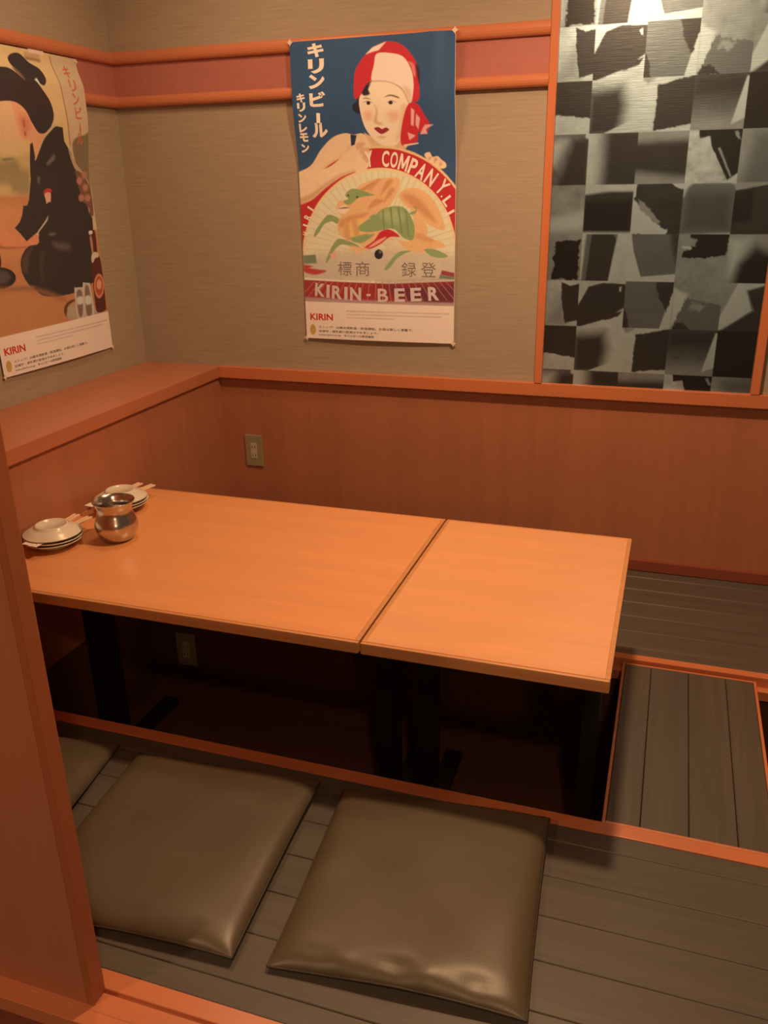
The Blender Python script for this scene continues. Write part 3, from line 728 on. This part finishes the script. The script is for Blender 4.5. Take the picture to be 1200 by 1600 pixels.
[[130,90,66],5,1,[375,708,404,710,390,783,369,783]],
[[130,90,66],5,1,[421,699,444,702,440,786,410,785]],
[[206,180,150],4,1,[374,726,402,726,400,747,372,747]],
[[206,180,150],4,1,[417,728,444,729,443,753,415,753]],
[[86,34,26],0,1,[487,526,518,522,516,592,528,626,524,767,518,785,476,789,464,763,474,625,485,601,480,557]],
[[216,190,150],0,1,[486,521,503,520,503,529,486,531]],
[[180,120,86],3,1,[487,540,497,541,494,590,486,591]],
[[210,170,126],0,1,[483,597,500,589,520,594,517,607,499,609,486,622,477,618]],
[[208,116,76],0,1,[526,704,528,698,528,691,528,685,526,680,526,675,522,670,520,666,517,664,513,662,508,661,504,661,499,662,495,664,490,667,486,671,482,675,479,680,476,686,473,692,472,698,471,704,470,711,471,717,472,722,473,727,476,732,479,736,482,739,486,741,490,742,495,742,499,741,504,739,508,736,513,732,517,728,520,722,522,717,526,711]],
[[176,70,48],2,1,[520,703,521,698,521,694,521,689,520,685,519,681,517,677,515,674,512,672,509,671,506,670,503,670,500,671,496,673,493,675,490,678,487,681,484,685,482,689,480,694,479,699,478,704,478,709,478,713,479,718,480,721,482,725,484,728,486,730,489,731,492,732,496,732,499,731,502,730,506,728,509,725,512,721,515,717,517,713,519,708]],
[[216,140,96],3,1,[514,698,514,696,514,693,514,690,513,688,512,686,511,684,510,683,508,681,506,681,504,680,502,680,500,681,498,681,495,683,493,684,492,686,490,688,489,690,488,693,487,695,487,698,486,701,487,703,487,705,488,708,489,709,491,711,493,712,494,713,496,713,499,713,501,713,503,712,505,711,507,710,509,708,510,706,512,703,513,701]],
[[236,208,184],0,0,[-283,802,5,798,528,792,688,792,720,981,-17,921,-319,938]]]]
PW, PH = 532, 918
def ss(t):
    t = np.clip(t, 0, 1); return t*t*(3-2*t)
def lerp_dep(u, v):
    # paper lies almost flat, lifting a little from the wall between its taped corners
    return 0.032 - 0.024*ss((v-0.16)/0.25) + 0.004*np.sin(PI*u)*(0.3+v) + 0.0015*np.sin(7*v+2*u) + 0.007*np.exp(-((u-0.86)/0.07)**2)*(1-ss(v/0.45))
def left_dep(u, v):
    return 0.011 + 0.018*ss((v-0.02)/0.08) - 0.022*ss((v-0.17)/0.22) + 0.004*np.sin(PI*u)*(0.3+v) + 0.0015*np.sin(6*v+3*u)
def small_rows(img, pitch, u0, u1, v, h, col, rng, dens=0.75, dv=0.0):
    """lines too small to read in the photograph: a row of fine marks"""
    j0, j1 = int(round((v-h/2)/pitch)), int(round((v+h/2)/pitch))+1
    i0, i1 = int(u0/pitch), int(u1/pitch)
    for j in range(j0, j1):
        a = rng.random(i1-i0)*0.5 + 0.25*dens
        img[j, i0:i1] = img[j, i0:i1]*(1-a[:, None]) + np.array(col)*a[:, None]
def make_picture(shapes, parent, dep, left):
    global fld1, fld2
    pitch = 1.8
    nx, ny = int(PW/pitch)+1, int(PH/pitch)+1
    rng = np.random.default_rng(3)
    img = np.zeros((ny, nx, 3))
    for col, soft, sm, flat in shapes:
        p = np.array(flat, float).reshape(-1, 2)
        if sm and len(p) < 30: p = smooth_pts(p)
        paint(img, pitch, alb(col), soft, p)
    img *= (1 + 0.03*(vnoise(ny, nx, 5, rng) + vnoise(ny, nx, 1.5, rng)))[..., None]
    gc = alb((168, 128, 100))
    for v, e in ((821, 518), (831, 490), (842, 330)): small_rows(img, pitch, 156, e, v, 3.2, gc, rng)
    img = np.clip(img, 0.005, 0.86)
    return print_grid('printed_picture', img, pitch, M['print'], parent, dep)
def sheet_back(parent, dep):
    n, m2 = 20, 80
    bm = bmesh.new(); g = []
    for j in range(m2+1):
        g.append([bm.verts.new((PW/1000*i/n, -float(dep(i/n, 1-j/m2))+0.0009, PH/1000*j/m2)) for i in range(n+1)])
    for j in range(m2):
        for i in range(n): bm.faces.new((g[j][i], g[j][i+1], g[j+1][i+1], g[j+1][i]))
    o = obj('paper_sheet', bm, M['sheet'], parent, smooth=True)
    return o
def star_tape(u, v, dep, r=0.011):
    bm = bmesh.new(); z = PH/1000-v/1000; d = float(dep(min(1, max(0, u/PW)), min(1, max(0, v/PH))))
    fr, bk = [], []
    for k in range(16):
        a = k*PI/8; rr = r*(1.0 if k % 4 == 0 else (0.62 if k % 2 == 0 else 0.55))
        fr.append(bm.verts.new((u/1000+rr*math.cos(a), -d-0.0022, z+rr*math.sin(a))))
        bk.append(bm.verts.new((u/1000+rr*math.cos(a), -d-0.0008, z+rr*math.sin(a))))
    bm.faces.new(fr); bm.faces.new(bk[::-1])
    for k in range(16): bm.faces.new((fr[k], fr[(k+1) % 16], bk[(k+1) % 16], bk[k]))
    return bm
def letter(parent, mat, s, u, v, w, h, dep, ang=0.0, bold=0.0):
    bm = bmesh.new(); text_bm(bm, s, u, v, w, h, PH, dep, ang, bold)
    return obj('letter', bm, M[mat], parent)
def bar_letter(parent, mat, u0, u1, v0, v1, dep):
    d = -float(dep((u0+u1)/2/PW, (v0+v1)/2/PH))
    return obj('letter', B(u0/1000, u1/1000, d-0.0009, d-0.0004, (PH-v1)/1000, (PH-v0)/1000), M[mat], parent)
def caption(parent, dep):
    bm = bmesh.new(); text_bm(bm, 'KIRIN', 60, 843, 86, 22, PH, dep, 0, 0.028)
    obj('brand_name', bm, M['red_ink'], parent)
    bm = bmesh.new()
    fr = [bm.verts.new((25.5/1000+0.0105*math.cos(a*PI/12)*(1+0.05*math.cos(a*PI)), -float(dep(.05, .967))-0.0007, (PH-887)/1000+0.0175*math.sin(a*PI/12))) for a in range(24)]
    bm.faces.new(fr)
    obj('gold_seal', bm, M['gold_ink'], parent)
    bm = bmesh.new()
    text_bm(bm, 'ストップ！20歳未満飲酒・飲酒運転。お酒は楽しく適量で。', 220, 877.5, 345, 8.5, PH, dep, 0, 0.01)
    text_bm(bm, '妊娠中・授乳期の飲酒はやめましょう。', 158, 891.5, 220, 8.5, PH, dep, 0, 0.01)
    obj('caption_lines', bm, M['grey_ink'], parent)
    bm = bmesh.new()
    text_bm(bm, 'www.kirin.co.jp', 88, 905, 84, 8, PH, dep, 0, 0.008)
    text_bm(bm, 'キリンビール株式会社', 198, 904.5, 110, 8.5, PH, dep, 0, 0.03)
    obj('company_line', bm, M['grey_ink'], parent)

t = thing('poster', 'blue vintage beer poster of a woman in a red headscarf holding a fan', 'poster', (0.6665, 0, 0.7365))
t.scale = (0.984, 1, 0.983)
make_picture(ART[0], t, lerp_dep, False); sheet_back(t, lerp_dep)
for s, v, hh in (('キ', 27.3, 38), ('リ', 71.3, 40), ('ン', 114, 40), ('ビ', 164, 42), ('|', 210, 44), ('ル', 252.6, 42)):
    if s == '|': bar_letter(t, 'cream_ink', 80, 92.5, 189, 232, lerp_dep)
    else: letter(t, 'cream_ink', s, 87, v, 55, hh+1, lerp_dep, 0, 0.05)
for s, v in zip('キリンレモン', (157.8, 184.2, 215.4, 244.5, 271.6, 303.6)): letter(t, 'cream_ink', s, 30, v, 29, 26, lerp_dep, 0, 0.05)
FC = (275.1, 632.7)
for s, u, v in (('Y', 247.6, 341), ('C', 302.8, 342), ('O', 331.3, 345.6), ('M', 362.7, 354.5), ('P', 393, 367), ('A', 420.6, 380.8), ('N', 451.8, 400.6), ('Y', 488.4, 428.7), ('L', 507, 470), ('I', 514, 505),
                ('K', 17, 568), ('I', 17, 543), ('R', 24, 516), ('I', 36, 489)):
    a = math.atan2(FC[1]-v, u-FC[0]) - PI/2
    letter(t, 'cream_ink', s, u, v, {'M': 31, 'O': 24, 'I': 8, 'N': 29, 'A': 28, 'Y': 28}.get(s, 24) if u > 100 else (6 if s == 'I' else 15), 48 if 100 < u < 500 else (32 if u > 100 else 25), lerp_dep, a, 0.010 if s == 'M' else 0.024)
letter(t, 'cream_ink', '.', 486, 456, 6, 6, lerp_dep, 0, 0.01)
for s, u, v, a in (('K', 58, 752, .09), ('I', 88, 756, .07), ('R', 121, 759, .05), ('I', 154, 762, .03), ('N', 189, 763, .02), ('-', 236, 765, 0), ('B', 287, 765, -.01), ('E', 346, 763, -.03), ('E', 402, 760, -.05), ('R', 462, 756, -.07)):
    letter(t, 'cream_ink2', s, u, v, {'I': 12, '-': 15, 'N': 40}.get(s, 37), 7 if s == '-' else 44, lerp_dep, -a, 0.018 if s == 'B' else 0.034)
for s, u in (('標', 152), ('商', 216), ('録', 378), ('登', 445)): letter(t, 'grey_ink', s, u, 680, 50, 46, lerp_dep, 0, -0.004)
caption(t, lerp_dep)
for u, v in ((2, 1), (530, 0), (2, 916), (530, 917)): obj('corner_tape', star_tape(u, v, lerp_dep), M['tape'], t)

t = thing('poster', 'vintage beer poster of a kneeling woman in a black kimono, on the left wall', 'poster', (0.0, -0.734, 0.712), PI/2)
t.scale = (1.0, 1, 0.978)
make_picture(ART[1], t, left_dep, True); sheet_back(t, left_dep)
for s, u, v, hh in (('キ', 469, 44, 34), ('リ', 476, 82, 34), ('ン', 482, 121, 34), ('ビ', 487, 160, 36), ('|', 489, 198, 30), ('ル', 488, 236, 36)):
    if s == '|': bar_letter(t, 'coral_ink', 486, 491, 183, 213, left_dep)
    else: letter(t, 'coral_ink', s, u, v, 34, hh, left_dep, 0, 0.02)
caption(t, left_dep)
for u, v in ((528, 8), (2, 916), (530, 917)): obj('corner_tape', star_tape(u, v, left_dep, 0.009), M['tape'], t)
bm = B(0.286, 0.352, -0.0335, -0.0328, 0.906, 0.9165)
obj('tape_strip', bm, M['tape'], t, label='cream tape strip on the top edge')

# ------------------------------------------------------------------ power outlets
def outlet(loc, label):
    t = thing('power_outlet', label, 'outlet', loc)
    obj('cover_plate', B(-0.035, 0.035, -0.007, 0, 0, 0.120, bev=0.002), M['plate_metal'], t)
    ins = obj('socket_insert', B(-0.0125, 0.0125, -0.0085, -0.006, 0.030, 0.090, bev=0.0008), M['outlet'], t)
    for z in (0.043, 0.0745):
        for x in (-0.006, 0.006): obj('slot', B(x-0.0012, x+0.0012, -0.0088, -0.0080, z-0.0045, z+0.0045), M['slot'], ins)
    return t
outlet((0.4248, 0.006, 0.2461), 'beige power outlet on the back wood panel above the table')
outlet((0.437, -0.600, -0.265), 'dim power outlet on the pit wall below the table')

# ------------------------------------------------------------------ tables
HT = 0.36; YB, YT = -0.6054, -1.3172
def table(x0, x1, label, legs, top='table'):
    cx, cy = (x0+x1)/2, (YB+YT)/2
    t = thing('low_table', label, 'table', (cx, cy, -0.38))
    w, d = (x1-x0)/2, (YB-YT)/2; z = HT+0.38
    e = 0.010
    obj('tabletop', B(-w+e, w-e, -d+e, d-e, z-0.026, z, bev=0.0), M[top], t)
    bm = bmesh.new()
    box(bm, -w, w, -d, -d+e, z-0.026, z, bev=0.003); box(bm, -w, w, d-e, d, z-0.026, z, bev=0.003)
    box(bm, -w, -w+e, -d+e, d-e, z-0.026, z, bev=0.0012); box(bm, w-e, w, -d+e, d-e, z-0.026, z, bev=0.0012)
    obj('edge_banding', bm, M['table_edge'], t)
    for lx in legs:
        obj('pedestal', B(lx-cx-0.020, lx-cx+0.020, -0.045, 0.045, 0.022, z-0.038, bev=0.003), M['black'], t)
        obj('foot', B(lx-cx-0.025, lx-cx+0.025, -d+0.06, d-0.06, 0, 0.022, bev=0.003), M['black'], t)
        obj('support_arm', B(lx-cx-0.020, lx-cx+0.020, -d+0.08, d-0.08, z-0.038, z-0.026, bev=0.002), M['black'], t)
    return t
table(0.306, 1.3222, 'longer orange wood low table with dishes on it, against the left panel', (0.40, 1.268))
table(1.3268, 1.8205, 'shorter orange wood low table with nothing on it, beside the pit cover', (1.372, 1.775), 'table_pale')

# ------------------------------------------------------------------ pit cover of planks
t = thing('pit_cover', 'plank pit cover with orange edging, set in the floor right of the tables', 'floor cover', (1.9965, -0.945, -0.02))
x0, x1, y0, y1 = -0.1685, 0.1685, -0.326, 0.323
bm = bmesh.new()
xs = [x0+0.007, -0.0935, 0.001, 0.0935, x1-0.007]
for a, b in zip(xs, xs[1:]): box(bm, a+0.0007, b-0.0007, y0+0.006, y1-0.006, 0.0, 0.0205, bev=0.0014, seg=1)
obj('planks', bm, M['floor_y'], t)
bm = bmesh.new()
box(bm, x0, x0+0.007, y0, y1, -0.006, 0.0215, bev=0.001, seg=1); box(bm, x1-0.007, x1, y0, y1, -0.006, 0.0215, bev=0.001, seg=1)
box(bm, x0+0.007, x1-0.007, y1-0.006, y1, -0.006, 0.0215, bev=0.001, seg=1); box(bm, x0+0.007, x1-0.007, y0, y0+0.006, -0.006, 0.0215, bev=0.001, seg=1)
obj('edge_frame', bm, M['post'], t)
struct('trim_17', B(0.3045, XR, -0.6245, -0.6002, -0.052, -0.0265), M['rail'])
struct('trim_18', B(0.3045, XR, -1.2758, -1.2550, -0.052, -0.0265), M['rail'])

# ------------------------------------------------------------------ floor cushions
def cushion(corners, label, seed, crease=0.0):
    TL, TR, BR, BL = [Vector(c) for c in corners]
    c = (TL+TR+BR+BL)/4
    t = thing('floor_cushion', label, 'cushion', (c.x, c.y, 0.0), 0, 'square brown leatherette floor cushions')
    n = 56; rg = random.Random(seed)
    ph = [rg.random()*6.28 for _ in range(8)]
    def pos(u, v):   # u, v in -1..1
        U, V = (u+1)/2, (v+1)/2
        p = (BL*(1-U)+BR*U)*(1-V) + (TL*(1-U)+TR*U)*V
        # edges pulled in between pointed corners
        k = 0.016
        q = p - c
        s = 1 - k*(1-abs(u)**2.6)*abs(v)**3 - k*(1-abs(v)**2.6)*abs(u)**3
        return c + q*s
    def seam_z(u, v):
        e = max(abs(u), abs(v))
        return 0.014 + 0.004*(math.sin(2.3*u+ph[0])*abs(v) + math.sin(2.1*v+ph[1])*abs(u))*e + 0.004*(1-min(abs(u), abs(v)))*e
    def prof(a): return max(0.0, 1-abs(a)**9)**0.6
    def top(u, v):
        b = prof(u)*prof(v)
        w = 0.0
        if crease:
            for k2, (uu, am) in enumerate(((-0.45, 1), (0.02, -1), (0.22, 1), (0.6, -0.7))):
                w += am*0.0036*math.exp(-((u-uu-0.05*(v+1))/0.10)**2)*math.exp(-((v+0.90)/0.10)**2)
            w -= 0.0030*math.exp(-((v+0.86)/0.05)**2)*(0.5+0.5*math.sin(9*u+ph[3]))*math.exp(-(u/0.8)**4)
        return seam_z(u, v) + 0.024*b + (0.0012*math.sin(6*u+ph[4])*math.sin(5*v+ph[5]))*b + w*crease
    bm = bmesh.new(); gt, gb = [], []
    par = [math.sin(PI/2*(-1+2*i/n)) for i in range(n+1)]
    for v in par:
        r1, r2_ = [], []
        for u in par:
            p = pos(u, v); edge = abs(u) > 0.99999 or abs(v) > 0.99999
            vt = bm.verts.new((p.x-c.x, p.y-c.y, top(u, v)))
            r1.append(vt)
            r2_.append(vt if edge else bm.verts.new((p.x-c.x, p.y-c.y, max(0.0008, seam_z(u, v) - 0.020*(prof(u)*prof(v))**0.8 if True else 0))))
        gt.append(r1); gb.append(r2_)
    for j in range(n):
        for i in range(n):
            bm.faces.new((gt[j][i], gt[j][i+1], gt[j+1][i+1], gt[j+1][i]))
            f = (gb[j][i], gb[j+1][i], gb[j+1][i+1], gb[j][i+1])
            if len(set(f)) == 4 and set(f) != {gt[j][i], gt[j][i+1], gt[j+1][i+1], gt[j+1][i]}: bm.faces.new(f)
    obj('cover', bm, M['leather'], t, smooth=True)
    # seam welt around the edge
    loop = [(par[i], -1) for i in range(n)] + [(1, par[i]) for i in range(n)] + [(par[n-i], 1) for i in range(n)] + [(-1, par[n-i]) for i in range(n)]
    pts = []
    for u, v in loop:
        p = pos(u, v); pts.append(Vector((p.x-c.x, p.y-c.y, seam_z(u, v))))
    bm = bmesh.new(); rings = []
    N = len(pts)
    for k in range(N):
        d = (pts[(k+1) % N]-pts[k-1]).normalized(); sd = Vector((d.y, -d.x, 0)).normalized()
        rings.append([bm.verts.new(pts[k] + sd*(0.0022*math.cos(a)) + Vector((0, 0, 0.0022*math.sin(a)))) for a in [PI/3*q for q in range(6)]])
    for k in range(N):
        a, b = rings[k], rings[(k+1) % N]
        for q in range(6): bm.faces.new((a[q], a[(q+1) % 6], b[(q+1) % 6], b[q]))
    obj('seam_welt', bm, M['leather_dark'], t, smooth=True)
    return t
cushion([(1.293, -1.352), (1.727, -1.314), (1.757, -1.770), (1.327, -1.800)], 'brown leatherette floor cushion nearest the pit cover, in front of the shorter table', 1, 1.0)
cushion([(0.800, -1.376), (1.238, -1.350), (1.265, -1.808), (0.828, -1.834)], 'brown leatherette floor cushion in the middle, partly behind the partition panel', 2, 0.5)
cushion([(0.310, -1.436), (0.729, -1.357), (0.808, -1.790), (0.383, -1.872)], 'brown leatherette floor cushion with only one corner showing beside the partition panel', 3, 0.4)

# ------------------------------------------------------------------ steel pot
t = tag(obj('steel_pot', lathe([(0, 0.0), (0.036, 0.0), (0.043, 0.003), (0.052, 0.013), (0.0595, 0.027), (0.063, 0.040), (0.0630, 0.048), (0.059, 0.060),
     (0.0535, 0.071), (0.0505, 0.080), (0.0500, 0.087), (0.0520, 0.094), (0.0565, 0.102), (0.0605, 0.108), (0.0612, 0.1095), (0.0605, 0.1105), (0.0590, 0.1095),
     (0.0550, 0.102), (0.0508, 0.094), (0.0488, 0.087), (0.0493, 0.080), (0.0523, 0.071), (0.0578, 0.060), (0.0618, 0.048), (0.0618, 0.040), (0.058, 0.027), (0.050, 0.014), (0.040, 0.005), (0, 0.004)], 96), M['steel'], smooth=True),
     'round stainless steel pot with a flared rim standing on the table', 'pot')
t.location = (0.523, -0.986, HT); t.scale = (0.89, 0.89, 1.0)

# ------------------------------------------------------------------ plates and chopsticks
def plate_bm():
    # shallow bowl-shaped plate on a foot ring, origin at the foot
    pr = [(0, 0.004), (0.041, 0.004), (0.0425, 0.0), (0.047, 0.0), (0.048, 0.005), (0.057, 0.0085), (0.070, 0.016), (0.082, 0.0235), (0.0840, 0.0245),
          (0.0845, 0.0262), (0.0830, 0.0268), (0.0800, 0.0258), (0.068, 0.0190), (0.056, 0.0120), (0.046, 0.0092), (0, 0.0085)]
    return lathe([(r*0.875, z*0.875) for r, z in pr], 72)
first = {}
def put_plate(loc, label, group, flip=False, rz=0.0, sx=1.0):
    if 'p' not in first:
        o = obj('plate', plate_bm(), M['ceramic'], smooth=True); first['p'] = o
    else:
        o = first['p'].copy(); COL.objects.link(o)
    tag(o, label, 'plate', group)
    o.location = loc; o.rotation_euler = (PI if flip else 0, 0, rz)
    return o
def stick_bundle(loc, ang, parts, label, group):
    t = thing('chopstick_pair', label, 'chopsticks', loc, ang, group)
    return t
def chopsticks(loc, rz, label, group, length=0.205, sleeve=(-0.105, 0.02)):
    if 'c' not in first:
        t = thing('chopsticks', label, 'chopsticks', loc, rz, group)
        for s in (-1, 1):
            bm = bmesh.new()
            tb = bmesh.new(); bmesh.ops.create_cube(tb, size=1)
            for v in tb.verts:
                f = v.co.y+0.5
                w = 0.0030*f + 0.0018*(1-f)
                v.co = Vector((s*0.0062 + (1 if v.co.x > 0 else -1)*w, -length/2 + length*f, 0.0022 + (1 if v.co.z > 0 else -1)*0.0020))
            me = bpy.data.meshes.new('t'); tb.to_mesh(me); tb.free(); bm.from_mesh(me); bpy.data.meshes.remove(me)
            obj('stick', bm, M['stick'], t)
        bm = B(-0.0125, 0.0125, -length/2-0.012, 0.030, -0.0002, 0.0050, bev=0.0006, seg=1)
        for v in bm.verts:
            if v.co.y < -0.1: v.co.z = 0.0024 + (v.co.z-0.0024)*0.3; v.co.x *= 1.15
        obj('paper_sleeve', bm, M['sleeve'], t)
        first['c'] = t
        return t
    return dup(first['c'], loc, rz, label)
def setting(cx, cy, where, g, sticks):
    gp = 'plates stacked ' + where
    put_plate((cx, cy, HT), 'cream ceramic plate at the bottom of the stack ' + where, gp)
    put_plate((cx+0.002, cy+0.001, HT+0.0080), 'cream ceramic plate under the chopsticks in the stack ' + where, gp)
    zt = HT+0.0080+0.0238
    for i, (x, y, a) in enumerate(sticks):
        c = chopsticks((x, y, zt), a, g[i], 'wooden chopsticks in paper sleeves between the plates')
        c['group'] = 'wooden chopsticks ' + where
    put_plate((cx, cy, zt+0.0052+0.0236), 'upside-down cream ceramic plate on top of the stack ' + where, gp, flip=True, rz=0.4)
setting(0.386, -1.070, 'behind the partition edge', ['chopsticks in the nearer plate stack, on its left side', 'chopsticks in the nearer plate stack, on its right side beside the steel pot'],
        [(0.367, -1.040, 0.06), (0.400, -1.045, -0.06)])
setting(0.399, -0.787, 'behind the steel pot', ['chopsticks in the farther plate stack, nearest the left panel', 'chopsticks in the farther plate stack, on its open table side'],
        [(0.366, -0.762, -0.14), (0.402, -0.762, -0.24)])
